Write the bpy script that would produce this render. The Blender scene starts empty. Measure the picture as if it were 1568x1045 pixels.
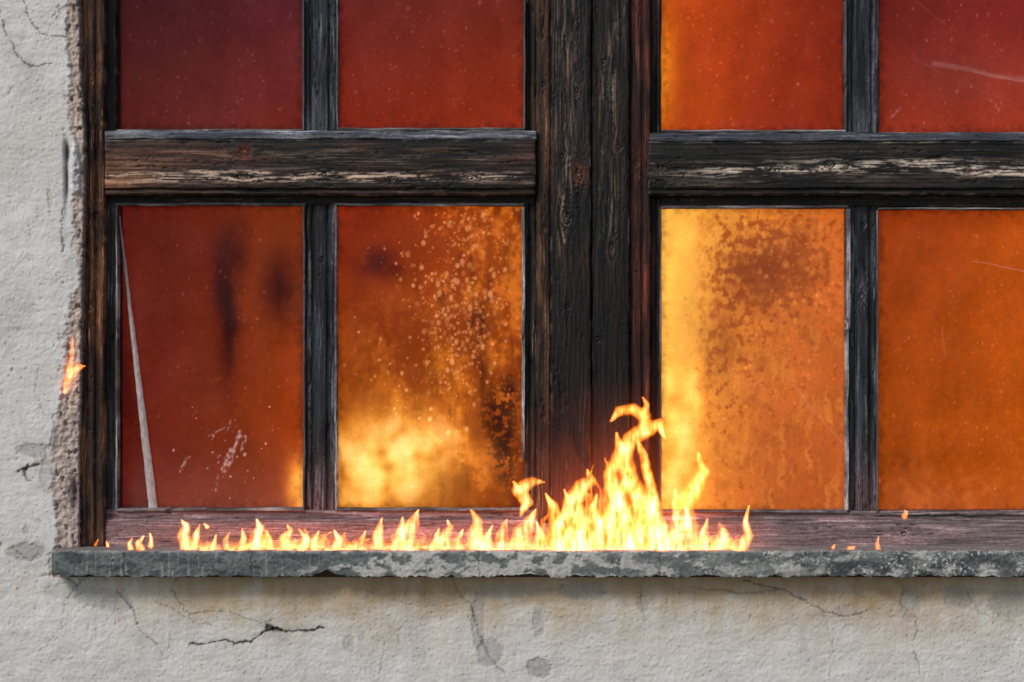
import bpy, math, random
import numpy as np
from mathutils import Vector
S=640.0; D=6.0; ZC=1.75
def WX(px,y): return (px-784.0)/S*(1+y/D)
def WZ(py,y): return ZC+(522.5-py)/S*(1+y/D)
def lin(c):
    c=np.asarray(c,dtype=np.float64)/255.0
    return np.where(c<=0.04045,c/12.92,((c+0.055)/1.055)**2.4)
def sstep(a,b,x):
    t=np.clip((x-a)/(b-a),0,1); return t*t*(3-2*t)
def perlin(x,y,seed=0):
    xi=np.floor(x); yi=np.floor(y); xf=x-xi; yf=y-yi
    xi=xi.astype(np.int64).astype(np.uint64); yi=yi.astype(np.int64).astype(np.uint64)
    def g(ix,iy,dx,dy):
        with np.errstate(over='ignore'):
            h=ix*np.uint64(374761393)+iy*np.uint64(668265263)+np.uint64(seed*1013904223+12345)
            h=h&np.uint64(0xffffffff)
            h=((h^(h>>np.uint64(13)))*np.uint64(1274126177))&np.uint64(0xffffffff)
            h=h^(h>>np.uint64(16))
            h=(h*np.uint64(2246822519))&np.uint64(0xffffffff); h=h^(h>>np.uint64(15))
        a=h.astype(np.float64)*(2*math.pi/4294967296.0)
        return np.cos(a)*dx+np.sin(a)*dy
    o=np.uint64(1)
    u=xf*xf*xf*(xf*(xf*6-15)+10); v=yf*yf*yf*(yf*(yf*6-15)+10)
    a=g(xi,yi,xf,yf); b=g(xi+o,yi,xf-1,yf); c=g(xi,yi+o,xf,yf-1); d=g(xi+o,yi+o,xf-1,yf-1)
    return ((a*(1-u)+b*u)*(1-v)+(c*(1-u)+d*u)*v)*1.45
def fbm(x,y,o=4,seed=0,gain=0.5):
    r=0;a=1;t=0
    for i in range(o):
        r=r+a*perlin(x*2**i+i*17.3,y*2**i+i*9.1,seed+i*7); t+=a; a*=gain
    return r/t*1.3
def mixc(a,b,t):
    t=np.asarray(t)[...,None]; return a*(1-t)+b*t
def gs(x,y,cx,cy,sx,sy): return np.exp(-((x-cx)/sx)**2-((y-cy)/sy)**2)
def polydist(x,y,pts):
    best=np.full(x.shape,1e9)
    for a,b in zip(pts[:-1],pts[1:]):
        dx,dy=b[0]-a[0],b[1]-a[1]; L=dx*dx+dy*dy+1e-9
        t=np.clip(((x-a[0])*dx+(y-a[1])*dy)/L,0,1)
        d=np.hypot(x-a[0]-t*dx,y-a[1]-t*dy); best=np.minimum(best,d)
    return best
def polyval(x,y,pts):
    best=np.zeros(x.shape)
    for a,b in zip(pts[:-1],pts[1:]):
        dx,dy=b[0]-a[0],b[1]-a[1]; L=dx*dx+dy*dy+1e-9
        t=np.clip(((x-a[0])*dx+(y-a[1])*dy)/L,0,1)
        d=np.hypot(x-a[0]-t*dx,y-a[1]-t*dy); w=a[2]+(b[2]-a[2])*t
        best=np.maximum(best,1-(d/np.maximum(w,0.3))**2)
    return best

def make_obj(name,co,faces,mat,parent=None,attrs=None,smooth=True):
    me=bpy.data.meshes.new(name)
    n=len(co); f=np.asarray(faces,dtype=np.int32)
    me.vertices.add(n); me.vertices.foreach_set('co',np.ascontiguousarray(co,dtype=np.float32).ravel())
    me.loops.add(f.size); me.loops.foreach_set('vertex_index',f.ravel())
    me.polygons.add(len(f)); me.polygons.foreach_set('loop_start',np.arange(0,f.size,4,dtype=np.int32))
    try: me.polygons.foreach_set('loop_total',np.full(len(f),4,dtype=np.int32))
    except Exception: pass
    me.update(calc_edges=True)
    for k,v in (attrs or {}).items():
        if v.ndim==2:
            at=me.attributes.new(k,'FLOAT_COLOR','POINT')
            c=np.ones((n,4),dtype=np.float32); c[:,:3]=v[:,:3]
            at.data.foreach_set('color',c.ravel())
        else:
            at=me.attributes.new(k,'FLOAT','POINT'); at.data.foreach_set('value',v.astype(np.float32))
    me.polygons.foreach_set('use_smooth',np.full(len(f),smooth))
    me.validate(); me.materials.append(mat)
    ob=bpy.data.objects.new(name,me); bpy.context.scene.collection.objects.link(ob)
    if parent: ob.parent=parent
    return ob
def grid_obj(name,X,Y,Z,mat,parent=None,attrs=None,keep=None,smooth=True):
    r,c=X.shape; idx=np.arange(r*c).reshape(r,c)
    F=np.stack([idx[1:,:-1],idx[1:,1:],idx[:-1,1:],idx[:-1,:-1]],-1).reshape(-1,4)
    co=np.stack([X,Y,Z],-1).reshape(-1,3)
    at={k:(v.reshape(-1,v.shape[-1]) if v.ndim==3 else v.reshape(-1)) for k,v in (attrs or {}).items()}
    if keep is not None:
        kf=keep.reshape(-1)[F].all(1); F=F[kf]
        used=np.zeros(r*c,bool); used[F.ravel()]=True
        rm=np.cumsum(used)-1; F=rm[F]; co=co[used]; at={k:v[used] for k,v in at.items()}
    return make_obj(name,co,F,mat,parent,at,smooth)
def empty(name):
    e=bpy.data.objects.new(name,None); bpy.context.scene.collection.objects.link(e); return e

# ---------------- materials
def newmat(name):
    m=bpy.data.materials.new(name); m.use_nodes=True; nt=m.node_tree; nt.nodes.clear()
    out=nt.nodes.new('ShaderNodeOutputMaterial'); return m,nt,out
def attr(nt,n):
    a=nt.nodes.new('ShaderNodeAttribute'); a.attribute_name=n; return a
def noise(nt,scale,detail=4,rough=0.6,vec=None):
    t=nt.nodes.new('ShaderNodeTexNoise'); t.inputs['Scale'].default_value=scale
    t.inputs['Detail'].default_value=detail; t.inputs['Roughness'].default_value=rough
    if vec is not None: nt.links.new(vec,t.inputs['Vector'])
    return t
def surf_mat(name,rough=0.8,spec=0.3,bump=[(300,0.3,0.001)],mott=(40,0.12),rvar=0.1):
    m,nt,out=newmat(name); L=nt.links
    b=nt.nodes.new('ShaderNodeBsdfPrincipled'); L.new(b.outputs[0],out.inputs[0])
    g=nt.nodes.new('ShaderNodeNewGeometry'); pos=g.outputs['Position']
    a=attr(nt,'Col')
    n=noise(nt,mott[0],5,0.65,pos)
    mr=nt.nodes.new('ShaderNodeMapRange'); mr.inputs['From Min'].default_value=0.25; mr.inputs['From Max'].default_value=0.75
    mr.inputs['To Min'].default_value=1-mott[1]; mr.inputs['To Max'].default_value=1+mott[1]
    L.new(n.outputs[0],mr.inputs[0])
    vm=nt.nodes.new('ShaderNodeVectorMath'); vm.operation='SCALE'; L.new(a.outputs['Color'],vm.inputs[0]); L.new(mr.outputs[0],vm.inputs['Scale'])
    L.new(vm.outputs[0],b.inputs['Base Color'])
    r2=nt.nodes.new('ShaderNodeMapRange'); r2.inputs['To Min'].default_value=rough-rvar; r2.inputs['To Max'].default_value=rough+rvar
    L.new(n.outputs[0],r2.inputs[0]); L.new(r2.outputs[0],b.inputs['Roughness'])
    b.inputs['Specular IOR Level'].default_value=spec
    last=None
    for sc,st,di in bump:
        nn=noise(nt,sc,3,0.6,pos); bp=nt.nodes.new('ShaderNodeBump'); bp.inputs['Strength'].default_value=st; bp.inputs['Distance'].default_value=di
        L.new(nn.outputs[0],bp.inputs['Height'])
        if last: L.new(last.outputs[0],bp.inputs['Normal'])
        last=bp
    if last: L.new(last.outputs[0],b.inputs['Normal'])
    return m
M_plaster=surf_mat('rough_plaster',0.92,0.12,[(110,0.3,0.004),(330,0.35,0.002)],(9,0.05))
M_wood=surf_mat('charred_wood',0.56,0.25,[(600,0.3,0.0008)],(150,0.35),0.12)
M_sill=surf_mat('weathered_stone',0.8,0.25,[(260,0.5,0.002)],(90,0.25))
M_putty=surf_mat('old_putty',0.75,0.3,[(400,0.4,0.001)],(80,0.25))
M_dark=surf_mat('sooty_wall',0.95,0.1,[(30,0.2,0.003)],(5,0.2))
M_ground=surf_mat('gravel_ground',0.95,0.2,[(60,0.5,0.01)],(3,0.2))

def glass_mat():
    m,nt,out=newmat('soot_and_glow_glass'); L=nt.links
    T=attr(nt,'Col'); H=attr(nt,'Haze')
    tr=nt.nodes.new('ShaderNodeBsdfTransparent'); L.new(T.outputs['Color'],tr.inputs[0])
    df=nt.nodes.new('ShaderNodeBsdfDiffuse'); df.inputs[0].default_value=(0.52,0.40,0.37,1)
    mx=nt.nodes.new('ShaderNodeMixShader'); L.new(H.outputs['Fac'],mx.inputs[0]); L.new(tr.outputs[0],mx.inputs[1]); L.new(df.outputs[0],mx.inputs[2])
    gl=nt.nodes.new('ShaderNodeBsdfGlossy'); gl.inputs['Roughness'].default_value=0.2; gl.inputs[0].default_value=(1,1,1,1)
    m2=nt.nodes.new('ShaderNodeMixShader'); m2.inputs[0].default_value=0.008
    L.new(mx.outputs[0],m2.inputs[1]); L.new(gl.outputs[0],m2.inputs[2]); L.new(m2.outputs[0],out.inputs[0]); return m
M_glass=glass_mat()
def fire_mat(name,additive,samp='NONE',strength=1.0):
    m,nt,out=newmat(name); L=nt.links
    a=attr(nt,'Col'); e=nt.nodes.new('ShaderNodeEmission'); L.new(a.outputs['Color'],e.inputs[0]); e.inputs[1].default_value=strength
    if additive:
        tr=nt.nodes.new('ShaderNodeBsdfTransparent'); ad=nt.nodes.new('ShaderNodeAddShader')
        L.new(e.outputs[0],ad.inputs[0]); L.new(tr.outputs[0],ad.inputs[1]); L.new(ad.outputs[0],out.inputs[0])
    else: L.new(e.outputs[0],out.inputs[0])
    m.cycles.emission_sampling=samp
    return m
M_flame=fire_mat('flame',True,'FRONT_BACK')
M_flame_in=fire_mat('flame_inside',True,'NONE')
M_glow=fire_mat('fire_lit_smoke',False,'NONE')

window=empty('wooden_window'); fire=empty('fire'); wall=empty('house_wall')

# ---------------- boards
CH=np.array([0.010,0.009,0.008]); BR=np.array([0.10,0.036,0.017]); TAN=np.array([0.42,0.28,0.19]); GR=np.array([0.085,0.09,0.10])
def board(name,x0,y0,x1,y1,yf,depth,along,seed,base=CH,second=BR,sec_amt=0.3,streak=TAN,st_amt=0.25,knots=(),boosts=(),period=7.0,bevel=4.0,relief=0.9,grooves=(),step=1.5,slope=0.0,mat=None,rag=1.0,edg=.28):
    relief=relief*.75
    nx=max(4,int((x1-x0)/step)+1); ny=max(4,int((y1-y0)/step)+1)
    xs=np.linspace(x0,x1,nx); ys=np.linspace(y0,y1,ny); x,y=np.meshgrid(xs,ys)
    if along=='v': u,v=y,x; v0,v1=x0,x1
    else: u,v=x,y; v0,v1=y0,y1
    vv=v+7*fbm(u/300.,v/90.,3,seed)+1.0*fbm(u/80.,v/14.,3,seed+3)
    kn=np.zeros_like(x); kr=np.zeros_like(x)
    for (ku,kv,r) in knots:
        e=np.exp(-((u-ku)/(r*3.4))**2-((v-kv)/(r*2.0))**2)
        vv=vv-np.tanh((v-kv)/2.5)*r*1.1*e
        rr=np.hypot((u-ku)/1.35,v-kv)+1.2*perlin(u/6,v/6,seed+5)
        k=1-sstep(r*0.75,r*1.05,rr); kn=np.maximum(kn,k); kr=np.where(k>0.02,rr,kr)
    ph=vv/period+1.3*perlin(vv/(period*3.1),u/900.,seed+9)
    ring=0.5+0.5*np.sin(2*math.pi*ph)
    rmod=sstep(-.4,.4,perlin(u/140.,vv/11.,seed+15))
    ring2=0.5+0.5*np.sin(2*math.pi*(vv/(period*0.41)+1.0*perlin(vv/5.,u/300.,seed+19)))
    fine=fbm(u/60.,v/1.7,3,seed+11); gr=fbm(u/7.,v/2.2,3,seed+13)
    ring=np.clip(0.12+0.42*ring*rmod+0.32*ring2+0.34*fine+.20*gr,0,1)
    ring=np.where(kn>0.3,0.5+0.5*np.sin(kr*1.9),ring)
    chk=np.abs(fbm(u/16.,v/26.,3,seed+21)); chk=(1-sstep(0.0,0.035,chk))*sstep(0.1,0.5,fbm(u/90.,v/40.,2,seed+22)+0.05)
    h=relief*(ring-0.5)*1.5-0.9*relief*chk-1.5*kn
    splits=np.abs(perlin(u/260.,vv/9.,seed+31)); sp=(1-sstep(0.0,0.04,splits))*sstep(0.0,0.3,perlin(u/90.,v/25.,seed+33)); h-=2.5*sp
    gsh=np.zeros_like(x)
    for gv,gw,gd in grooves:
        q=np.exp(-((v-gv)/gw)**2); h-=gd*q; gsh=np.maximum(gsh,q*min(1,gd/4))
    dl=np.minimum(np.minimum(x-x0,x1-x),np.minimum(y-y0,y1-y))+.6*fbm(u/30,v/30,2,seed+17)
    t=np.clip(1-dl/bevel,0,1); h-=bevel*(1-np.sqrt(np.maximum(0,1-t*t)))
    pat=sstep(-0.3,0.4,fbm(u/130.,v/26.,4,seed+41))
    col=mixc(np.broadcast_to(base,x.shape+(3,)),np.broadcast_to(second,x.shape+(3,)),np.clip(sec_amt*pat*(0.15+1.2*ring),0,1))
    sm=sstep(-.05,0.6,fbm(u/80.,v/12.,3,seed+51))*st_amt; sb=0
    for b in boosts:
        bx,by,sx,sy,am=b[:5]; g=gs(x,y,bx,by,sx,sy)
        if len(b)>5: 
            q=np.clip(g*am,0,1); col=mixc(col,np.array(b[5])*np.ones_like(col),q*(0.25+0.75*ring))
            if b[5][0]<.02: sm=sm*(1-q*.85)
        else: sb=sb+am*g*sstep(-0.35,0.25,fbm(u/60.,v/8.,3,seed+52))
    crest=sstep(0.45,0.85,ring)
    col=mixc(col,np.broadcast_to(streak,x.shape+(3,)),np.clip(sm*crest+sb*sstep(.25,.55,ring),0,.95))
    edge=(1-sstep(1.0,3.5,dl))*sstep(0.0,0.4,fbm(u/30.,v/30.,3,seed+61)); col=mixc(col,np.broadcast_to(streak*0.7,x.shape+(3,)),edg*edge)
    dk=np.clip(1-0.6*kn*(kr>1)-0.85*sp-0.5*chk-0.5*gsh,0.1,1); col=col*dk[...,None]*(0.45+1.1*ring)[...,None]
    xr=x+rag*fbm(y/60.,np.full_like(y,seed*1.7),4,seed+71)*(1 if along=='v' else 0)
    yr=y+rag*fbm(x/60.,np.full_like(x,seed*1.3),4,seed+72)*(1 if along=='h' else 0)
    Yw=yf-h/S+slope*(y-y0)/S
    X=WX(xr,yf); Z=WZ(yr,yf)
    pad=lambda a:np.pad(a,((1,1),(1,1))+((0,0),)*(a.ndim-2),mode='edge')
    X,Z,Yw,col=pad(X),pad(Z),pad(Yw),pad(col)
    Yw[0,:]=Yw[-1,:]=yf+depth; Yw[:,0]=Yw[:,-1]=yf+depth
    return grid_obj(name,X,Yw,Z,mat or M_wood,window,{'Col':col})

YT=-275 ; TT=-330
PINK=np.array([0.38,0.235,0.235]); BLUE=np.array([0.045,0.050,0.062]); LGR=np.array([0.34,0.345,0.37]); DBR=np.array([0.035,0.015,0.010])
OB=np.array([0.27,0.11,0.045])
board('jamb',110,TT,160,838,0.035,0.2,'v',1,base=DBR,second=OB,sec_amt=0.95,streak=np.array([.45,.25,.14]),st_amt=0.6,knots=[(120,140,6),(470,138,6),(330,146,5)],grooves=[(147,2.5,5),(134,1.5,3)],boosts=[(140,790,40,130,0.9,(0.012,0.011,0.012))],period=5.5)
board('jamb',1682,TT,1730,838,0.035,0.2,'v',2,base=DBR,second=OB,sec_amt=0.6)
board('head',110,TT-45,1730,TT,0.03,0.2,'h',3,base=DBR,second=BR,step=3)
board('top_rail',160,TT,845,YT,0.06,0.06,'h',4,step=3); board('top_rail',993,TT,1682,YT,0.06,0.06,'h',5,step=3)
board('mullion_cover',843,TT,905,838,0.000,0.2,'v',10,base=np.array([.007,.006,.006]),second=np.array([.05,.025,.016]),sec_amt=0.6,st_amt=0.22,streak=np.array([.38,.26,.19]),period=7.5,relief=1.7,knots=[(268,887,9),(145,882,5),(335,868,8),(60,866,4),(470,870,5),(-120,870,8),(240,860,4)],boosts=[(887,268,10,16,0.95,(.34,.12,.055)),(870,80,20,150,0.3),(862,345,6,60,0.8),(872,240,5,60,.5),(875,760,60,70,0.7,(.13,.03,.022)),(870,560,60,150,.97,(.009,.007,.007))])  # reddish patch near the foot: flame glow painted into the wood colour
board('mullion_cover',905,TT,964,838,0.012,0.19,'v',11,base=np.array([.007,.006,.006]),second=np.array([.05,.025,.016]),sec_amt=0.5,st_amt=0.2,streak=np.array([.36,.25,.18]),period=7.5,relief=1.6,knots=[(378,937,6),(225,948,6),(95,925,4),(520,915,4),(-90,930,7)],boosts=[(940,130,7,120,0.5),(924,170,5,90,.5),(938,330,6,60,0.35),(935,760,60,70,0.7,(.13,.03,.022)),(930,560,60,150,.97,(.009,.007,.007))])  # red tint low down is firelight put into the board colour
board('sash_stile_inner',964,TT,996,838,0.03,0.17,'v',12,base=np.array([.03,.011,.009]),second=np.array([.19,.045,.025]),sec_amt=0.95,st_amt=0.22,streak=np.array([.3,.14,.10]),knots=[(250,975,5)],grooves=[(984,2,4)])
board('stile',160,TT,178,208,0.07,0.08,'v',20,second=BR,sec_amt=0.5,base=np.array([.02,.014,.012]))
board('stile',160,303,180,800,0.07,0.08,'v',21,second=GR,sec_amt=0.7,base=np.array([.03,.022,.018]),st_amt=.5,streak=LGR)
board('stile',821,TT,843,838,0.045,0.12,'v',22,base=np.array([.024,.013,.010]),second=np.array([.15,.065,.035]),sec_amt=0.85,st_amt=0.3,knots=[(130,832,4),(350,833,5),(640,832,4)])
board('stile_bead',803,TT,822,208,0.072,0.06,'v',23,second=BR,sec_amt=0.6,grooves=[(812,1.5,4)],st_amt=.3)
board('stile_bead',803,303,822,800,0.072,0.06,'v',24,second=np.array([.10,.07,.055]),sec_amt=0.7,grooves=[(812,1.5,4)],st_amt=.4)
board('stile',995,TT,1013,208,0.06,0.1,'v',25,second=np.array([.13,.05,.03]),sec_amt=0.8,grooves=[(1004,1.5,3)])
board('stile',995,303,1012,800,0.06,0.1,'v',26,second=np.array([.13,.045,.025]),sec_amt=0.9,grooves=[(1004,1.5,3)])
board('stile',1640,TT,1682,838,0.06,0.1,'v',27,second=BR,sec_amt=0.5)
for i,(a,b,c,d) in enumerate([(464,517,YT,203),(467,514,308,786),(1294,1347,YT,206),(1298,1345,312,790)]):
    board('glazing_bar',a,c,b,d,0.068,0.05,'v',30+i,base=np.array([.012,.0125,.015]),second=BLUE*1.2,sec_amt=0.9,st_amt=0.3,streak=LGR,knots=[(455,a+22,6),(345,a+24,5)] if i==3 else [(c+90,a+26,4)],grooves=[(a+12,2,4),(b-12,2,4)],relief=0.8,period=8,
      boosts=[((a+b)/2,790,40,80,0.8,(.24,.13,.125)),(a+7,500,3,260,.4),(b-6,500,3,260,.4)] if i%2 else [((a+b)/2,195,30,40,0.6,(.16,.17,.19)),(b-8,100,4,120,.4)])
board('ledge',160,200,822,214,0.03,0.1,'h',40,base=BLUE*1.6,second=LGR,sec_amt=0.9,st_amt=0.6,streak=LGR*1.3,bevel=3,rag=2)
board('transom',160,214,821,299,0.026,0.12,'h',41,second=np.array([.06,.026,.015]),sec_amt=0.9,st_amt=0.15,period=8.5,relief=1.3,knots=[(375,233,9),(372,270,7),(495,268,4),(720,272,5),(600,275,4)],
   grooves=[(291,2,5),(218,2,2)],boosts=[(190,270,55,22,1,(.52,.23,.12)),(280,270,160,8,1.5),(600,271,260,6.5,1.5),(375,233,9,11,1,(.28,.045,.025)),(230,240,110,22,0.8,(.18,.07,.038)),(500,240,300,12,.15)],streak=np.array([.58,.41,.31]))
board('sash_top_rail',160,299,821,314,0.066,0.06,'h',42,base=np.array([.01,.009,.009]),second=BR,sec_amt=0.3,st_amt=.2,bevel=2)
board('ledge',993,203,1645,217,0.032,0.1,'h',43,base=BLUE*1.3,second=GR,sec_amt=0.8,st_amt=0.5,streak=LGR*1.1,bevel=3,rag=2)
board('transom',992,217,1645,299,0.028,0.12,'h',44,second=np.array([.05,.032,.024]),sec_amt=0.9,st_amt=0.15,period=9,relief=1.3,knots=[(1270,252,7),(1190,262,5),(1482,262,6),(1012,282,8),(1012,258,5)],
   grooves=[(291,2,5),(222,2,2)],boosts=[(1400,254,150,8,1.8),(1180,260,110,6,1.2),(1540,263,70,7,1.5),(1100,268,60,5,.6)],streak=np.array([.60,.48,.38]))
board('sash_top_rail',993,299,1645,317,0.066,0.06,'h',45,base=np.array([.01,.009,.009]),second=BR,sec_amt=0.3,st_amt=.2,bevel=2)
board('bottom_rail',160,781,822,797,0.066,0.06,'h',50,base=np.array([.19,.12,.12]),second=PINK*1.2,sec_amt=0.9,st_amt=0.5,streak=LGR*1.5,bevel=2)
board('weather_board',158,796,843,842,0.045,0.1,'h',51,base=np.array([.24,.145,.145]),second=PINK*1.2,sec_amt=0.9,st_amt=0.5,streak=np.array([.66,.5,.48]),period=6,grooves=[(799,1.5,2)],rag=1,relief=.7)
board('bottom_rail',995,783,1645,799,0.066,0.06,'h',52,base=np.array([.18,.13,.13]),second=PINK*1.2,sec_amt=0.9,st_amt=0.5,streak=LGR*1.5,bevel=2)
board('weather_board',964,798,1684,842,0.045,0.1,'h',53,base=np.array([.20,.14,.14]),second=PINK*1.2,sec_amt=0.9,st_amt=0.5,streak=np.array([.6,.48,.48]),period=6,knots=[(1385,818,5)],grooves=[(802,1.5,2)],boosts=[(1600,815,150,40,0.6,(.2,.19,.19))],relief=.7)
def bead(x0,y0,x1,y1,seed,c=(.5,.47,.46),amt=.9,yf=0.058):
    al='v' if (y1-y0)>(x1-x0) else 'h'
    board('putty_bead',x0,y0,x1,y1,yf,0.045,al,seed,base=np.array([.10,.08,.08]),second=np.array(c),sec_amt=amt,st_amt=.8,streak=np.array(c),bevel=1.5,rag=1.0,relief=.5,step=1.2,mat=M_putty)
bs=60
for q in [(178,198,466,202),(517,196,804,200),(1013,199,1296,203),(1346,203,1640,207),
          (176,311,468,315),(512,311,803,315),(1012,315,1300,319),(1345,318,1640,321),
          (463,0,466,200),(515,0,518,200),(802,0,805,198),(1294,0,1297,204),
          (177,315,180,782),(464,315,467,782),(512,315,516,782),(799,318,804,705),(1010,318,1013,782),(1296,320,1303,505),(1296,505,1300,782),(1343,322,1345,785),
          (178,779,466,783),(515,779,803,783),(1012,782,1298,786),(1345,785,1640,789)]:
    bs+=1; lg=(.46,.41,.40)
    if q[0] in (1295,799,512,1296): lg=(.70,.65,.62)
    if q[1]==0 or q[0] in(1010,1343,464): lg=(.20,.21,.23)
    bead(*q,bs,c=lg)

# ---------------- glow + panes
def Bfield(x,y):
    H=0.25+0.75*sstep(200,1150,x+0.25*y)
    H=H*(0.55+0.45*sstep(-100,600,y))
    H=H+0.6*gs(x,y,1040,520,180,400)+0.35*gs(x,y,600,700,180,200)
    H=np.clip(H*(1+0.10*fbm(x/150,y/200,2,500)),0,1.5)
    return mixc(np.array([.45,.07,.03])*np.ones(x.shape+(3,)),np.array([1.35,.52,.08])*np.ones(x.shape+(3,)),H/1.2)
gx,gy=np.meshgrid(np.arange(-150,2000,8.),np.arange(-500,1000,8.))
YB=0.42
grid_obj('lit_smoke',WX(gx,YB),YB+0.06*fbm(gx/300,gy/300,2,9),WZ(gy,YB),M_glow,fire,{'Col':Bfield(gx,gy)})
def C(*c): return np.array(c,float)
def bil(x,y,b,tl,tr,bl,br):
    s=sstep(0,1,(x-b[0])/(b[2]-b[0])); t=np.clip((y-b[1])/(b[3]-b[1]),0,1)
    return mixc(mixc(C(*tl)*np.ones(x.shape+(3,)),C(*tr),s),mixc(C(*bl)*np.ones(x.shape+(3,)),C(*br),s),t)
def scratches(x,y,hz,lst,rough=1):
    for pts,w,a in lst:
        d=polydist(x+1.5*perlin(x/14,y/14,78),y+1.0*perlin(x/25,y/25,79),pts)
        md=np.clip(.45+1.1*fbm(x/4,y/7,2,77),0,1) if rough else np.clip(.75+.4*fbm(x/60,y/60,2,77),0,1)
        hz=np.maximum(hz,a*(1-sstep(w*0.2,w*1.2,d))*md)
    return hz
def droplets(x,y,arr,cx,cy,sx,sy,n,r0,r1,seed,soft=.5):
    r=np.random.default_rng(seed); xs=x[0];ys=y[:,0]
    for i in range(n):
        px,py=r.normal(cx,sx),r.normal(cy,sy); R=r0+(r1-r0)*r.random()**2.2; el=r.uniform(.8,1.6); am=r.uniform(.25,1)
        i0,i1=np.searchsorted(xs,[px-R*2,px+R*2]); j0,j1=np.searchsorted(ys,[py-R*3,py+R*3])
        if i1<=i0 or j1<=j0: continue
        d=np.hypot(x[j0:j1,i0:i1]-px,(y[j0:j1,i0:i1]-py)/el)/R
        arr[j0:j1,i0:i1]=np.maximum(arr[j0:j1,i0:i1],(1-sstep(soft,1.2,d))*am)
    return arr
panes={'a':(174,YT,468,204),'b':(513,YT,808,204),'c':(1008,YT,1300,208),'d':(1342,YT,1645,208),
       'e':(174,309,470,786),'f':(510,309,808,786),'g':(1006,312,1304,790),'h':(1340,315,1645,792)}
for k,b in panes.items():
    xs=np.arange(b[0],b[2]+1.4,1.4); ys=np.arange(b[1],b[3]+1.4,1.4); x,y=np.meshgrid(xs,ys)
    n1=fbm(x/60,y/80,4,300); n2=fbm(x/12,y/14,4,310); n3=fbm(x/5,y/5,3,320)
    hz=0.014+0.008*n1
    bb=(b[0],0,b[2],b[3]) if b[1]<0 else b
    if k=='a': c=bil(x,y,bb,(62,22,25),(88,32,38),(90,28,26),(108,32,26)); hz=hz+.012*gs(x,y,330,150,160,90)
    if k=='b': c=bil(x,y,bb,(102,36,32),(112,38,26),(130,38,22),(142,44,20))
    if k=='c':
        c=bil(x,y,bb,(190,70,15),(124,38,22),(158,50,14),(138,42,18)); c=mixc(c,C(255,150,40),0.95*gs(x,y,1006,115,30,95)); c=mixc(c,C(200,80,14),0.45*gs(x,y,1070,160,60,90))  # orange fire glow at the left edge is painted into the tint
    if k=='d':
        c=bil(x,y,bb,(104,30,26),(132,38,34),(142,46,26),(154,50,28)); hz=hz+0.008+0.03*gs(x,y,1500,120,110,50)
    if k=='e':
        c=bil(x,y,bb,(88,26,24),(124,48,20),(114,40,28),(130,52,26)); c=mixc(c,C(92,30,20),.6*gs(x,y,250,420,60,90))
        for cx,cy,sx,sy,a in[(348,480,18,95,.9),(340,425,15,50,.4),(425,440,20,50,.7),(355,380,30,40,.3),(190,560,14,90,.6)]: c=mixc(c,C(40,12,12),a*gs(x+14*n1,y+10*n2,cx,cy,sx,sy))
        c=mixc(c,C(185,70,20),.4*gs(x,y,455,650,60,120)); c=mixc(c,C(255,170,60),.7*gs(x,y,460,745,22,45))
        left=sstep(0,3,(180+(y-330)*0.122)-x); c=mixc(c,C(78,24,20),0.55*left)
        hz=hz+0.06*sstep(650,790,y)
        hz=scratches(x,y,hz,[([(354,690),(343,720)],6,.95),([(367,662),(352,712)],4,.95),([(376,668),(371,690)],3,.8),([(286,702),(276,722)],3,.9),([(335,725),(330,752)],2,.5),([(320,668),(345,655)],2,.4),([(355,640),(348,660)],2,.4)])
        hz=droplets(x,y,hz,345,700,30,40,40,.6,2.0,4)
    if k=='f':
        c=bil(x,y,bb,(128,38,22),(165,72,22),(150,76,22),(140,58,22))
        m=sstep(-0.1,.5,n1+.5*n2+0.9*sstep(620,760,x)-.75); c=mixc(c,C(215,115,36),.7*m)
        c=mixc(c,C(195,112,28),.55*gs(x,y,650,560,110,90)*sstep(-.4,.4,n1+.5*n2))
        c=mixc(c,C(60,16,14),.8*gs(x+12*n2,y+9*n1,585,405,45,26)*sstep(-.5,.3,n1))
        for cx,cy,sx,sy,a in[(765,640,28,50,.97),(775,700,20,60,.9),(785,600,12,25,.8),(735,490,16,34,.6),(740,560,14,30,.35)]: c=mixc(c,C(46,18,16),a*gs(x+14*n2,y+12*n3,cx,cy,sx,sy)*sstep(-.35,.1,n2+.4*n3))
        sk_=sstep(.1,.6,fbm(x/18,y/90,4,371)); c=mixc(c,c*.62,.6*sk_*sstep(600,700,x))
        sp=np.zeros_like(x)
        for q in[(690,470,34,60,300,.8,4.5,1),(712,520,30,45,220,.8,4,2),(650,400,40,40,70,.7,3,3),(610,560,45,50,50,.7,3.4,4),(775,430,14,50,70,.8,4,5),(735,345,34,14,70,1,4.5,6),(650,640,60,50,60,.8,2.6,8)]: droplets(x,y,sp,*q)
        c=mixc(c,C(238,152,92),.72*sp); c=mixc(c,C(250,180,75),.75*gs(x,y,605,710,110,85))
        hz=hz+.05*sp
    if k=='g':
        c=bil(x,y,bb,(255,172,62),(214,106,40),(252,150,52),(200,94,36))
        c=mixc(c,C(255,190,85),.6*gs(x,y,1035,480,50,260))
        c=mixc(c,C(182,86,34),sstep(1050,1210,x+30*n1)*.7*sstep(380,720,y))
        br=sstep(-.3,.45,n2+.3*n3+.9*gs(x,y,1190,400,85,75)-.42+.35*gs(x,y,1115,520,55,120)); c=mixc(c,C(152,68,26),.85*br*sstep(1050,1110,x))
        c=mixc(c,C(118,50,24),.75*gs(x+20*n2,y+14*n1,1170,425,55,42))
        c=mixc(c,C(150,72,28),.5*gs(x+20*n2,y+14*n1,1105,520,26,60))
        bl=sstep(-.1,.5,fbm(x/26,y/30,5,345,.6)); c=mixc(c,C(176,86,36),.45*bl*sstep(1030,1120,x))
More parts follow.
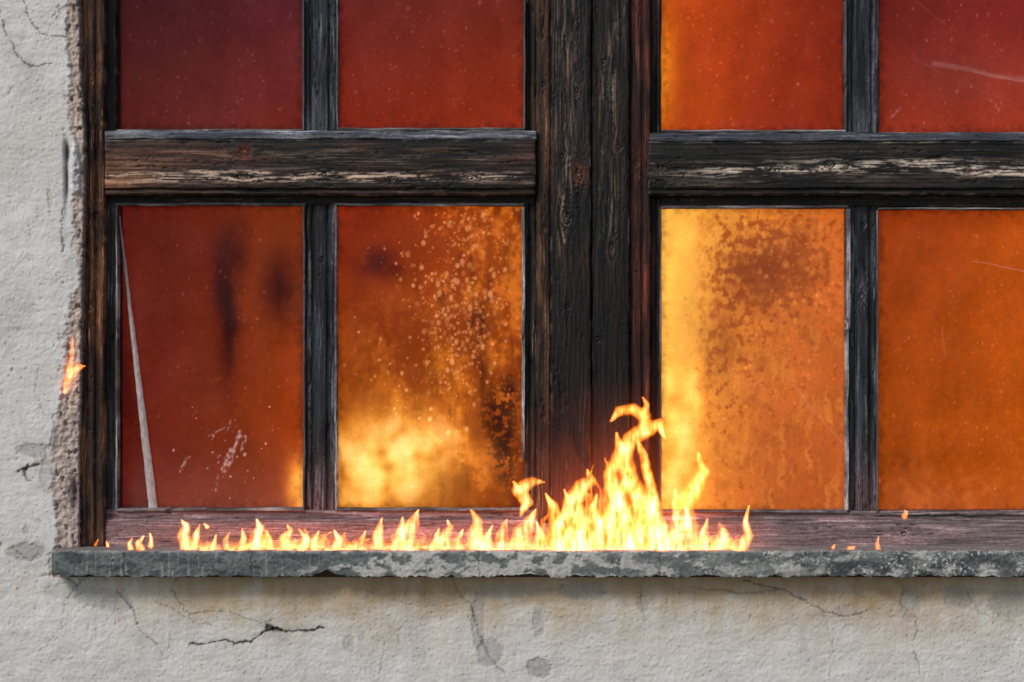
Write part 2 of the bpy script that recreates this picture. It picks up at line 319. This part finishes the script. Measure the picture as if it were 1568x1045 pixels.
        c=mixc(c,C(240,148,62),.4*sstep(.0,.55,fbm(x/14+.6*n2,y/60,4,340))*sstep(430,560,y)*sstep(1040,1100,x))
        sp=np.zeros_like(x)
        for q in[(1190,365,36,26,110,1.2,8,11),(1220,440,36,55,90,1,5,12),(1150,480,40,70,60,1,5,13)]: droplets(x,y,sp,*q,.1)
        c=mixc(c,C(240,148,72),.6*sp)
        dk=np.zeros_like(x)
        for q in[(1095,400,18,50,34,1.5,5.5,14),(1080,520,20,40,26,1.5,5,15)]: droplets(x,y,dk,*q,.1)
        c=mixc(c,C(160,76,30),.5*dk)
        hz=hz+.025; hz=scratches(x,y,hz,[([(1190,560),(1290,680)],1.5,.2),([(1070,690),(1170,575)],1.3,.16)],0)
    if k=='h':
        c=bil(x,y,bb,(150,58,12),(188,82,8),(164,74,26),(182,82,16)); c=mixc(c,C(130,46,18),.5*sstep(370,315,y)); c=mixc(c,C(110,50,22),.6*gs(x,y,1380,710,40,18)*sstep(-.1,.5,n2+.2))
        hz=hz+.03*sstep(700,790,y); hz=scratches(x,y,hz,[([(1490,400),(1568,415),(1640,410)],1.6,.25),([(1435,745),(1475,780)],3,.14),([(1350,740),(1400,770)],2,.1),([(1350,325),(1400,336),(1430,330)],1.5,.1),([(1443,500),(1446,545)],2,.12)],0)
        c=mixc(c,C(200,105,48),.3*sstep(0.1,.6,n1+.4*n2)*sstep(600,780,y))
    if k=='d':
        hz=scratches(x,y,hz,[([(1430,98),(1480,106),(1530,118),(1640,126)],6,.22),([(1490,110),(1560,124),(1600,126)],2.5,.4),([(1400,90),(1470,128),(1560,160)],3,.10),([(1400,0),(1450,40)],1.5,.1)],0)
        hz=scratches(x,y,hz,[([(1365,180),(1378,165)],3,.3),([(1520,155),(1530,170)],4,.3)])
    sp=np.zeros_like(x); cx,cy=(bb[0]+bb[2])/2,(bb[1]+bb[3])/2
    droplets(x,y,sp,cx,cy,90,140,420,.7,2.0,ord(k)); droplets(x,y,sp,cx,cy,90,140,60,1.2,3.0,ord(k)+50)
    amt={'a':.12,'b':.16,'c':.14,'d':.16,'e':.10,'f':.06,'g':.05,'h':.08}[k]
    hz=hz+amt*sp*(0.5+.5*sstep(-.3,.4,n1)); c=mixc(c,c*1.25+C(15,8,4),.5*sp)
    wp=fbm(x/40+.5*n2,y/130,4,360); hz=hz+.016*np.clip(wp,0,1)
    c=c*(1+.10*n1+.05*n2+.035*n3)[...,None]
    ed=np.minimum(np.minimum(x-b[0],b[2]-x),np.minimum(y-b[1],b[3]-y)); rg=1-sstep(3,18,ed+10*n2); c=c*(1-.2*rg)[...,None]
    B=Bfield(x,y); T=np.clip((lin(np.clip(c,0,255))-0.008)/B/np.clip(1-hz,.2,1)[...,None],0.0,1.0)  # tint back-solved from wanted pane colour: firelight painted in with the soot
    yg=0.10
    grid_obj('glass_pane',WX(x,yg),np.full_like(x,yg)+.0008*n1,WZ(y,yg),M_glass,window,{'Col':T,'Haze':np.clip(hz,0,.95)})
ly=np.linspace(0,1,160); lx=np.linspace(0,1,8); a,t=np.meshgrid(lx,ly)
w=3+11*t; xx=181+t*47+a*w+1.0*fbm(t*14,a*2,3,5); yy=330+452*t
cc=np.array([.62,.52,.5])*(0.75+.35*fbm(a*3,t*40,4,8))[...,None]*np.ones(xx.shape+(3,))
grid_obj('loose_glazing_lath',WX(xx,.092),0.092-0.004*np.sin(a*math.pi),WZ(yy,.092),M_putty,window,{'Col':cc})

# ---------------- flames
def ramp(I):
    I=np.clip(I,0,1.7)
    return np.stack([5.0*I**1.6,1.08*I**1.6,0.34*I**2.8],-1)
def warp(x,y,base,amp,seed,k=5,sc=38.,h0=60.):
    X,Y=x.copy(),y.copy(); e=1.0
    hgt=np.clip((base-y)/h0,0.05,1.6); hs=np.clip((base-y)/22.,0.1,1.5)
    for i in range(k):
        s=sc/(1.5**i)
        dn_dy=(perlin(X/s,(Y+e)/(s*1.3),seed+i)-perlin(X/s,(Y-e)/(s*1.3),seed+i))/(2*e)
        dn_dx=(perlin((X+e)/s,Y/(s*1.3),seed+i)-perlin((X-e)/s,Y/(s*1.3),seed+i))/(2*e)
        A=amp*s*(hgt if i<2 else hs)/(1+.3*i)
        X=X+A*dn_dy; Y=Y-A*dn_dx
    return X,Y
BIG=[
[(975,846,24),(985,805,22),(980,765,17),(964,735,15),(955,700,14),(965,672,12),(990,658,14),(1008,650,9),(1018,670,2)],
[(990,658,11),(987,638,11),(970,627,9),(948,630,8),(936,645,2)],[(987,636,8),(990,620,4.5),(984,608,1)],
[(1000,846,16),(1006,800,13),(998,750,9),(985,700,7),(975,672,3)],
[(935,846,22),(932,805,17),(943,765,15),(934,725,11),(950,692,10),(944,664,2)],
[(955,846,18),(958,800,16),(950,760,10),(962,728,6),(956,700,1)],
[(893,846,22),(886,805,20),(876,770,15),(890,748,14),(906,737,8),(899,720,1.5)],
[(850,846,17),(853,805,13),(846,775,8),(836,757,1.5)],[(915,846,16),(918,810,12),(908,780,8),(914,756,1.5)],[(868,846,16),(864,800,12),(870,770,6),(864,750,1)],
[(1055,846,22),(1052,805,18),(1045,775,17),(1064,750,14),(1078,722,9),(1070,696,3)],
[(1018,846,19),(1014,812,13),(1000,785,9),(1006,755,2)],[(1036,846,18),(1034,812,13),(1040,780,8),(1033,750,2)],
[(798,790,2),(806,768,10),(795,750,12),(812,739,9),(834,738,1.5)],[(795,750,8),(786,738,2)],
[(797,846,22),(800,818,16),(812,798,9),(820,780,1.5)],[(770,846,15),(768,820,10),(776,796,2)],[(825,846,14),(828,820,9),(822,800,1)],
[(1100,846,17),(1108,820,10),(1102,802,2)],[(1130,846,13),(1146,820,8),(1141,800,5),(1147,776,1.5)],[(1082,846,13),(1078,815,7),(1084,795,1)],
[(735,846,19),(727,820,14),(732,800,8),(722,781,1.5)],[(628,846,19),(622,818,15),(634,800,10),(641,780,1.5)],[(605,846,10),(612,822,9),(617,793,2)],
[(582,846,11),(578,822,9),(585,794,1.5)],[(395,846,16),(392,822,11),(398,810,7),(393,796,1.5)],[(415,846,9),(412,828,5),(408,813,1)],
[(286,840,10),(281,820,10),(285,806,6),(277,796,1)],[(296,840,7),(300,820,6),(306,804,1)],[(318,808,3),(312,800,1)],
[(440,846,12),(437,826,10),(446,812,4),(440,804,1)],[(462,846,10),(470,826,6),(458,810,1)],[(484,846,11),(480,830,7),(488,814,1)],
[(512,846,12),(520,828,7),(511,812,1)],[(545,846,10),(550,832,7),(560,814,1)],[(685,846,16),(680,826,12),(690,808,4),(684,798,1)],[(660,846,10),(668,825,5),(672,810,1)],
[(705,846,11),(700,828,6),(709,810,1)],[(750,846,10),(746,824,6),(754,804,1)],
[(350,842,8),(346,828,5),(352,816,1)],[(368,842,7),(374,825,5),(371,810,1)],[(325,842,6),(328,832,4),(331,820,1)],
[(215,842,7),(212,832,5),(220,822,1)],[(231,836,5),(232,826,3),(230,817,1)],[(200,840,5),(198,832,3),(203,824,1)],
[(147,834,3),(151,826,1)],[(165,836,3),(163,828,1)],
]
def flame_sheet(name,x0,x1,y0,y1,yw,paths,seed,gain,amp=9,step=1.25,wid=1.0,baseband=True,halo=0,parent=fire,band=(275,1150),pw=1.15):
    xs=np.arange(x0,x1,step); ys=np.arange(y0,y1,step); x,y=np.meshgrid(xs,ys)
    X,Y=warp(x,y,846,amp/38.,seed)
    I=np.zeros_like(x)
    for p in paths:
        q=[(a,b,c*wid) for a,b,c in p]
        mnx=min(a for a,_,_ in q)-60; mxx=max(a for a,_,_ in q)+60
        i0,i1=np.searchsorted(xs,[mnx,mxx])
        if i1<=i0: continue
        v=np.clip(polyval(X[:,i0:i1],Y[:,i0:i1],q),0,1)**pw
        I[:,i0:i1]=1-(1-I[:,i0:i1])*(1-.82*v)
    fil=fbm(X/7,Y/28,4,seed+90); fil2=fbm(X/15,Y/34,3,seed+95); rd=1-2*np.abs(fbm(X/11,Y/38,3,seed+98))
    I=I*np.clip(.80+.65*fil+.6*fil2+.25*rd,.06,1.6)
    I=I*(1-.32*sstep(20,240,846-y))
    if baseband:
        hb=4+9*np.clip(fbm(x/22,y*0+3,4,seed+70)+.3,0,2)
        bd=np.exp(-np.clip(841-y,0,99)/hb)*sstep(849,843,y)*sstep(band[0],band[0]+15,x)*sstep(band[1],band[1]-15,x)
        I=np.maximum(I,.8*bd*sstep(-.5,.3,fbm(x/16,y/10,3,seed+71)))
    E=ramp(np.maximum(I,0)*gain)
    if halo:
        hh=halo*(gs(x,y,945,790,105,105)+.5*gs(x,y,720,835,300,28)); E=E+hh[...,None]*np.array([.30,.045,.010])  # soft red glow around the post, painted into the flame sheet
    ed=sstep(0,12,x-x0)*sstep(0,12,x1-x)*sstep(0,10,y-y0)*sstep(y1,y1-5,y); E=E*ed[...,None]
    Yw=yw+.022*fbm(x/55,y/90,2,seed+40)
    return grid_obj(name,WX(x,yw),Yw,WZ(y,yw),M_flame,parent,{'Col':E},keep=(E[...,0]>.003))
flame_sheet('sill_flames',135,1170,560,853,-0.038,BIG,601,1.22,amp=11.5,halo=.5,wid=1.1)
rr=random.Random(5); P2=[]
for i in range(75):
    bx=rr.uniform(380,1140); hh=rr.uniform(12,36)+ (110*math.exp(-((bx-930)/90)**2))*rr.random(); w=rr.uniform(6,12)
    P2.append([(bx,846,w),(bx+rr.uniform(-5,5),846-hh*.5,w*.8),(bx+rr.uniform(-7,7),846-hh*.8,w*.4),(bx+rr.uniform(-9,9),846-hh,1)])
flame_sheet('rear_flames',135,1190,560,850,-0.005,P2+BIG[:8],731,.58,amp=17,wid=1.05,halo=.4)
flame_sheet('edge_flame',85,140,500,610,-0.01,[[(100,600,4),(104,580,8),(112,568,9),(122,562,6),(130,560,1)],[(103,585,6),(106,560,6),(110,540,4),(112,515,1)]],811,.95,amp=5,baseband=False)
flame_sheet('small_flames',1262,1400,770,848,-0.03,[[(1345,842,6),(1343,832,4),(1346,820,1)],[(1384,790,6),(1387,784,4),(1383,780,1)],[(1275,838,4),(1278,833,1)],[(1302,842,7),(1310,838,2)]],821,.8,amp=3,baseband=False)
def room(name,x0,x1,y0,y1,yw,blobs,seed,gain,wa=.4):
    xs=np.arange(x0,x1,2.5); ys=np.arange(y0,y1,2.5); x,y=np.meshgrid(xs,ys)
    X,Y=warp(x,y,820,wa,seed,3,70.)
    I=np.zeros_like(x)
    for cx,cy,sx,sy,a in blobs: I+=a*gs(X,Y,cx,cy,sx,sy)
    I=I*np.clip(.85+1.1*fbm(X/36,Y/40,2,seed+3),.05,1.8)*gain
    I=1.25*(1-np.exp(-I/1.25))
    I*=sstep(0,25,x-x0)*sstep(0,25,x1-x)*sstep(0,20,y-y0)
    E=np.stack([1.6*I,.92*I**1.3,.36*I**2.2],-1)
    grid_obj(name,WX(x,yw),yw+.04*fbm(x/90,y/90,2,seed),WZ(y,yw),M_flame_in,fire,{'Col':E},keep=I>.003)
room('room_flames',420,790,540,830,.22,[(545,705,28,48,.95),(575,740,42,44,1.0),(600,678,30,34,1.2),(640,680,46,32,1.3),(682,662,24,32,1.0),(614,638,13,32,.9),(630,765,16,34,1.1),(555,770,44,28,.8),(457,755,18,40,1.0),(533,690,15,36,.9),(620,710,130,85,.35)],901,1.1)
room('room_flames',980,1150,330,830,.20,[(1020,760,30,60,.9),(1055,700,24,60,1.0),(1060,620,14,45,1.0),(1035,650,22,50,.7),(1020,600,12,40,.5),(1050,770,25,50,.9),(1022,480,30,110,.2),(1030,380,30,60,.12)],911,.95)

# ---------------- wall
Pedge=[(-400,105),(0,103),(60,100),(120,108),(160,104),(200,110),(222,118),(300,112),(330,112),(400,121),(432,122),(470,106),(520,101),(560,100),(600,94),(650,87),(688,76),(715,84),(760,79),(800,88),(840,84),(884,80),(1300,80)]
Oedge=[(-400,120),(0,120),(100,122),(215,129),(430,126),(600,122),(700,119),(1300,119)]
py_,px_=zip(*Pedge); oy_,ox_=zip(*Oedge)
CR=[([(0,18),(10,50),(28,85),(45,103),(80,98)],1.3,.65),([(36,0),(50,40),(62,52),(100,58)],1.2,.6),([(98,320),(95,345),(97,385)],1.2,.7),
([(28,722),(45,716),(62,712)],2.0,.9),([(44,712),(36,722),(46,738)],1.5,.8),
([(290,988),(345,983),(383,985),(404,968),(420,963),(440,968),(496,962)],1.9,.95),([(410,961),(436,968)],4.2,1),
([(185,912),(205,935),(213,965),(240,985),(250,1005)],1.2,.5),([(240,920),(300,955),(330,960)],1.0,.4),([(270,885),(262,905),(290,940),(345,935),(400,955)],1.0,.4),
([(722,925),(732,965),(745,1000),(772,1032)],1.6,.45),([(720,925),(700,905),(690,885)],1.2,.4),
([(1140,888),(1200,905),(1240,925),(1262,937),(1300,945),(1330,935)],1.4,.6),([(1385,900),(1378,925),(1406,950),(1398,990),(1410,1030)],1.2,.4),([(1060,900),(1140,908),(1200,904)],1.1,.4),([(980,905),(986,950)],1.1,.4),([(1480,905),(1500,940),(1568,960)],1.0,.3),
([(125,885),(100,920),(96,960),(60,1000)],1.0,.3),([(105,886),(118,896),(128,888)],2.0,.7),([(620,890),(625,950),(590,985),(580,1045)],.9,.2),([(1260,937),(1275,990),(1270,1045)],.9,.25),([(560,905),(640,930),(700,928)],.9,.25),
([(60,560),(55,600),(70,640)],1.0,.3),([(20,840),(45,860),(60,850)],1.1,.4),([(160,880),(180,905),(175,960)],.9,.25)]
PATCH=[(60,690,30,10,.8),(75,730,12,24,.5),(40,846,26,13,.9),(100,905,30,12,.5),(40,812,5,7,.6),(733,955,9,40,.75),(750,1000,18,20,.75),(826,1024,17,15,1.0),(780,905,60,10,.5),(893,905,34,14,.8),(1470,915,22,18,.8),(1548,925,30,22,.8),(150,915,30,15,.5),(180,925,22,14,.6),(30,505,4,4,.6),(535,985,8,12,.6),(555,975,5,8,.5),(825,955,8,22,.7),(1395,925,14,24,.6),(985,925,8,14,.7),(60,800,6,4,.5),(1300,935,14,8,.5),(665,930,12,10,.4)]
WB=np.array([.690,.672,.640])
def wallfield(x,y):
    xe=np.interp(y,py_,px_)+7*fbm(y/14,x*0+2,5,200,.65)+2.5*fbm(x/8,y/8,3,203); xo=np.interp(y,oy_,ox_)+2*fbm(y/9,x*0+5,3,201)
    h=.75*fbm(x/9,y/7,4,210,.65)+3.0*fbm(x/120,y/120,4,214)+.55*fbm(x/5+y/11,y/5-x/11,3,215)+1.0*fbm(x/40,y/18,3,216)
    wx=x+5*fbm(x/16,y/16,4,220,.65); wy=y+5*fbm(x/16,y/16,4,221,.65)
    tone=fbm(x/90,y/70,5,230,.6); base=WB*(1+.10*tone+.06*fbm(x/7,y/6,3,232)+.06*fbm(x/25,y/25,3,233))[...,None]
    warm=.35*sstep(-.2,.5,fbm(x/150,y/150,4,234)); base=mixc(base,WB*np.array([.95,.88,.78])*np.ones_like(base),warm)
    base=mixc(base,WB*np.array([.80,.79,.79])*np.ones_like(base),.6*sstep(.1,.5,fbm(x/60,y/90,5,235,.6)))
    st=sstep(0.0,.8,np.exp(-np.clip(y-884,0,999)/62)*(1+.9*fbm(x/60,y/50,4,240)))*(y>880)*sstep(120,330,x)*sstep(1750,1450,x)
    drip=np.clip(fbm(x/16,y/160,4,242)+.2,0,1)*np.exp(-np.clip(y-884,0,999)/100)*(y>880)
    base=mixc(base,np.array([.50,.38,.24]),np.clip(.80*st+.45*drip,0,.92))
    loc=gs(x,y,1340,915,120,40)+gs(x,y,620,905,160,22)+.7*gs(x,y,1000,900,100,20); base=mixc(base,np.array([.40,.26,.14]),np.clip(.55*loc*(1+fbm(x/20,y/20,3,245)),0,1))
    for cx,cy,sx,sy,a in PATCH:
        q=sstep(.28,.46,gs(wx,wy,cx,cy,sx*1.1,sy*1.1)+.10*fbm(x/6,y/6,2,246)); base=mixc(base,np.array([.36,.34,.315])*(1+.2*fbm(x/5,y/5,2,247))[...,None],a*.72*q); h=h-2.0*q*a
    cz=np.abs(fbm(x/70,y/60,4,250)); m=sstep(.0,.4,fbm(x/200,y/150,2,252)+.15); q=(1-sstep(0,.010,cz))*m; base=base*(1-.25*q)[...,None]; h=h-.9*q
    pits=sstep(.55,.7,fbm(x/6,y/6,2,256)); base=base*(1-.2*pits)[...,None]; h=h-1.2*pits
    for pts,w,a in CR:
        xs=[p[0] for p in pts]; ys=[p[1] for p in pts]
        msk=(x>min(xs)-15)&(x<max(xs)+15)&(y>min(ys)-15)&(y<max(ys)+15)
        if not msk.any(): continue
        d=polydist(wx[msk],wy[msk],pts); ww=w*(.25+1.3*np.clip(fbm(x[msk]/20,y[msk]/20,3,260)+.5,0,1))
        q=(1-sstep(ww*.3,ww*1.1,d))*a; base[msk]*=(1-.82*q)[:,None]; h[msk]-=4*q; l=(1-sstep(ww,ww*5,d))*a; base[msk]*=(1-.12*l)[:,None]
    # thin skim coat flaked off beside the opening
    fk=sstep(.25,.32,fbm(x/30,y/45,5,280,.6)+.55*np.exp(-np.clip(xe-x,0,300)/14)-.28)*(x<xe)*(y<884); base=mixc(base,np.array([.52,.45,.39])*(1+.15*fbm(x/4,y/4,2,281))[...,None],.6*fk); h=h-1.8*fk
    br=sstep(-2,3,x-xe); lip=np.exp(-((x-xe+5)/4)**2)
    mort=np.array([.62,.48,.40])*(1+.3*fbm(x/12,y/14,4,270)+.25*fbm(x/3,y/3,2,271))[...,None]
    hole=sstep(.3,.5,fbm(x/9,y/16,3,272)); mort=mort*(1-.6*hole)[...,None]
    mort=mixc(mort,np.array([.12,.09,.08])*np.ones_like(mort),.85*sstep(-6,2,x-xo))
    gr=sstep(560,700,y)*.35; mort=mixc(mort,np.array([.45,.40,.38])*np.ones_like(mort),gr)
    base=mixc(base,mort,br); base=mixc(base,np.array([.80,.75,.70]),.5*lip*sstep(-.2,.3,fbm(x/10,y/20,2,275)))
    h=h*(1-.2*br)-br*(3+(x-xe)*.26+5*hole+3.5*fbm(x/7,y/9,4,276,.6))
    sl=gs(x,y,102,232,4,14)+gs(x,y,101,275,3,40)+gs(x,y,112,755,6,26); base=base*(1-.8*np.clip(sl,0,1))[...,None]; h=h-10*np.clip(sl,0,1)
    fl=sstep(.3,.6,gs(wx,wy,115,262,8,42)); base=mixc(base,np.array([.72,.71,.72]),np.clip(.8*fl,0,1)); h=h+6*fl
    back=sstep(-1,3,x-xo)*(y<884); h=h-back*50
    return base,h
st=1.5
def wall_grid(x0,x1,y0,y1,st):
    xs=np.linspace(x0,x1,int((x1-x0)/st)+1); ys=np.linspace(y0,y1,int((y1-y0)/st)+1); x,y=np.meshgrid(xs,ys)
    base,h=wallfield(x,y); return x,y,base,h
x,y,base,h=wall_grid(-60,136,-120,884,st)
grid_obj('plaster_beside_window',WX(x,0),-h/S,WZ(y,0),M_plaster,wall,{'Col':base})
px_=tuple([9999]*len(px_)); ox_=tuple([9999]*len(ox_))
x,y,base,h=wall_grid(-60,1660,884,1110,st)
grid_obj('plaster_below_window',WX(x,0),-h/S,WZ(y,0),M_plaster,wall,{'Col':base})
def plain(name,x0,x1,y0,y1,mat=M_plaster,c=WB,yy=0.0):
    xs=np.linspace(x0,x1,12); ys=np.linspace(y0,y1,12); x,y=np.meshgrid(xs,ys)
    grid_obj(name,WX(x,0),0*x+yy,WZ(y,0),mat,wall,{'Col':np.ones(x.shape+(3,))*np.array(c)})
G=522.5+ZC*S
plain('wall_left',-2500,-60,-1300,G); plain('wall_under',-60,1660,1110,G); plain('wall_right',1728,4000,-1300,884); plain('wall_right_low',1660,4000,884,G)
plain('wall_above',-60,1728,-1300,TT-44); plain('wall_corner',-60,112,TT-44,-120)
plain('sill_bed',84,1728,846,905,M_plaster,(.20,.17,.14),0.024)
def quad(name,pts,mat,c,parent):
    make_obj(name,np.array(pts),[[0,1,2,3]],mat,parent,{'Col':np.tile(np.array(c),(4,1))},False)
a0,a1,z0,z1=WX(-160,0),WX(2010,0),WZ(1005,0),WZ(-505,0)
quad('room_floor',[(a0,.14,z0),(a1,.14,z0),(a1,.55,z0),(a0,.55,z0)],M_dark,(.03,.02,.02),wall)
quad('room_ceiling',[(a0,.14,z1),(a1,.14,z1),(a1,.55,z1),(a0,.55,z1)],M_dark,(.03,.02,.02),wall)
quad('room_side',[(a0,.14,z0),(a0,.55,z0),(a0,.55,z1),(a0,.14,z1)],M_dark,(.03,.02,.02),wall)
quad('room_side',[(a1,.14,z0),(a1,.55,z0),(a1,.55,z1),(a1,.14,z1)],M_dark,(.03,.02,.02),wall)
quad('room_back',[(a0-.3,.56,z0-.3),(a1+.3,.56,z0-.3),(a1+.3,.56,z1+.3),(a0-.3,.56,z1+.3)],M_dark,(.03,.02,.02),wall)
# ---------------- sill
xs=np.arange(79,1760,1.5); n=len(xs)
yF=-0.062; zt=WZ(844,yF); zb=WZ(883,yF)
rows=[]
for t in np.linspace(0,1,26): rows.append((0.10+(yF+.004-0.10)*t, zt+.004*(1-t),0,t))
for t in np.linspace(0.02,1,30): rows.append((yF, zt+(zb-zt)*t,1,t))
for t in np.linspace(.1,1,8): rows.append((yF+(.022-yF)*t, zb,2,t))
R=np.array(rows); X0,_=np.meshgrid(xs,R[:,0]); YY=np.repeat(R[:,0:1],n,1); ZZ=np.repeat(R[:,1:2],n,1); K=np.repeat(R[:,2:3],n,1); TT_=np.repeat(R[:,3:4],n,1)
v=np.where(K==0,-40*(1-TT_),np.where(K==1,39*TT_,39+30*TT_))
nz=fbm(X0/40,v/25,4,401); nf=fbm(X0/7,v/6,4,402,.65)
botrag=8*np.clip(fbm(X0/38,X0*0,4,403)-.02,-.3,1.2)+2.4*fbm(X0/8,X0*0,3,404)
botrag=botrag+8*np.exp(-((X0-495)/14)**2)+4*np.exp(-((X0-790)/20)**2)
lift=np.where(K==1,TT_**3,np.where(K==2,1,0))
ZZ=ZZ+lift*botrag/S
toprag=2.6*fbm(X0/25,X0*0,4,405)+1.4*fbm(X0/6,X0*0,2,406)
ZZ=ZZ-np.where(K==0,TT_**6,np.where(K==1,(1-TT_)**3,0))*np.clip(toprag,-.5,4)/S
one=np.ones(X0.shape+(3,))
c=np.array([.135,.150,.142])*(1+.35*nz+.45*nf)[...,None]*one
c=mixc(c,np.array([.05,.056,.058])*one,.75*sstep(.0,.4,fbm(X0/50,v/14,5,431,.6))*sstep(800,400,X0))
wl=.55*sstep(500,600,X0)*sstep(1050,820,X0)+.2*sstep(840,900,X0)+.04*sstep(300,500,X0)
pt=fbm(X0/34,v/20,6,411,.6); ch=sstep(.18,.42,pt*.95+wl*.75-.04)
c=mixc(c,np.array([.56,.54,.49])*(1+.25*nf)[...,None],.8*ch*sstep(360,560,X0))
gyl=sstep(-.3,.5,fbm(X0/60,v/20,4,413))*sstep(800,950,X0)*.6; c=mixc(c,np.array([.34,.335,.315])*(1+.4*nf)[...,None],gyl)
spk=sstep(.10,.38,fbm(X0/5.5,v/5,4,415,.65))*sstep(-.05,.35,fbm(X0/40,v/26,3,416)+.45*sstep(1150,1400,X0)-.12)*sstep(950,1200,X0)
c=mixc(c,np.array([.035,.037,.04])*one,.75*sstep(1050,1350,X0)*sstep(-.3,.3,fbm(X0/50,v/16,4,432)+.1)); c=mixc(c,np.array([.68,.67,.64])*one,.85*spk)
strk=sstep(.40,.6,perlin(X0/4.5,v/70,418)+.25*nf)*sstep(560,420,X0); c=mixc(c,np.array([.40,.43,.40])*one,.4*strk)
pit=sstep(.35,.6,fbm(X0/5,v/4,3,433)); c=c*(1-.6*pit)[...,None]
pale_rim=np.exp(-((v)/3.0)**2)*sstep(-.3,.3,fbm(X0/20,v/8,3,419)); c=mixc(c,np.array([.48,.46,.43])*one,.6*pale_rim)  # paler grey band along the top front edge
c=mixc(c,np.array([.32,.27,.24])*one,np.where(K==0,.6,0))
crk=np.zeros_like(c[...,0])
for cxx in (385,190,733,1010,1265): crk=np.maximum(crk,(1-sstep(.5,1.6,np.abs(X0-cxx-4*fbm(v/9,X0*0+cxx,3,421))))*(K==1))
c=c*(1-.6*crk)[...,None]
YY=YY-np.where(K==1,1,0)*(1.2*nf+1.5*nz+1.2*ch-1.0*pit)/S+np.where(K==1,(1-TT_)**6*2.0/S,0)
XX=WX(X0,yF)
sill=grid_obj('window_sill',np.pad(XX,((0,0),(1,1)),mode='edge'),np.pad(YY,((0,0),(1,1)),constant_values=0.06),np.pad(ZZ,((0,0),(1,1)),mode='edge'),M_sill,None,{'Col':np.pad(c,((0,0),(1,1),(0,0)),mode='edge')})
# ---------------- ground
xs=np.linspace(-60,60,40); x,y=np.meshgrid(xs,np.linspace(.3,-80,40))
grid_obj('ground',x,y,0*x-0.001,M_ground,None,{'Col':np.ones(x.shape+(3,))*np.array([.16,.15,.13])})

# ---------------- light, world, camera
sc=bpy.context.scene
sd=Vector((-0.50,-0.66,0.62)).normalized()
sun=bpy.data.lights.new('sun','SUN'); sun.energy=1.8; sun.angle=math.radians(16); sun.color=(1,.96,.91)
so=bpy.data.objects.new('sun',sun); sc.collection.objects.link(so); so.rotation_euler=sd.to_track_quat('Z','Y').to_euler(); so.location=(-3,-4,6)
w=bpy.data.worlds.new('World'); sc.world=w; w.use_nodes=True; nt=w.node_tree; bg=nt.nodes['Background']
sk=nt.nodes.new('ShaderNodeTexSky'); sk.sky_type='NISHITA'; sk.sun_disc=False; sk.sun_elevation=math.asin(sd.z); sk.sun_rotation=math.atan2(sd.x,sd.y)
nt.links.new(sk.outputs[0],bg.inputs[0]); bg.inputs[1].default_value=0.105
sc.view_settings.view_transform='Standard'; sc.view_settings.look='None'; sc.view_settings.exposure=0
cam=bpy.data.cameras.new('camera'); co=bpy.data.objects.new('camera',cam); sc.collection.objects.link(co)
cam.sensor_width=36; cam.lens=36*D/(1568/S); cam.clip_end=500
co.location=(0,-D,ZC); co.rotation_euler=(math.radians(90),0,0); sc.camera=co
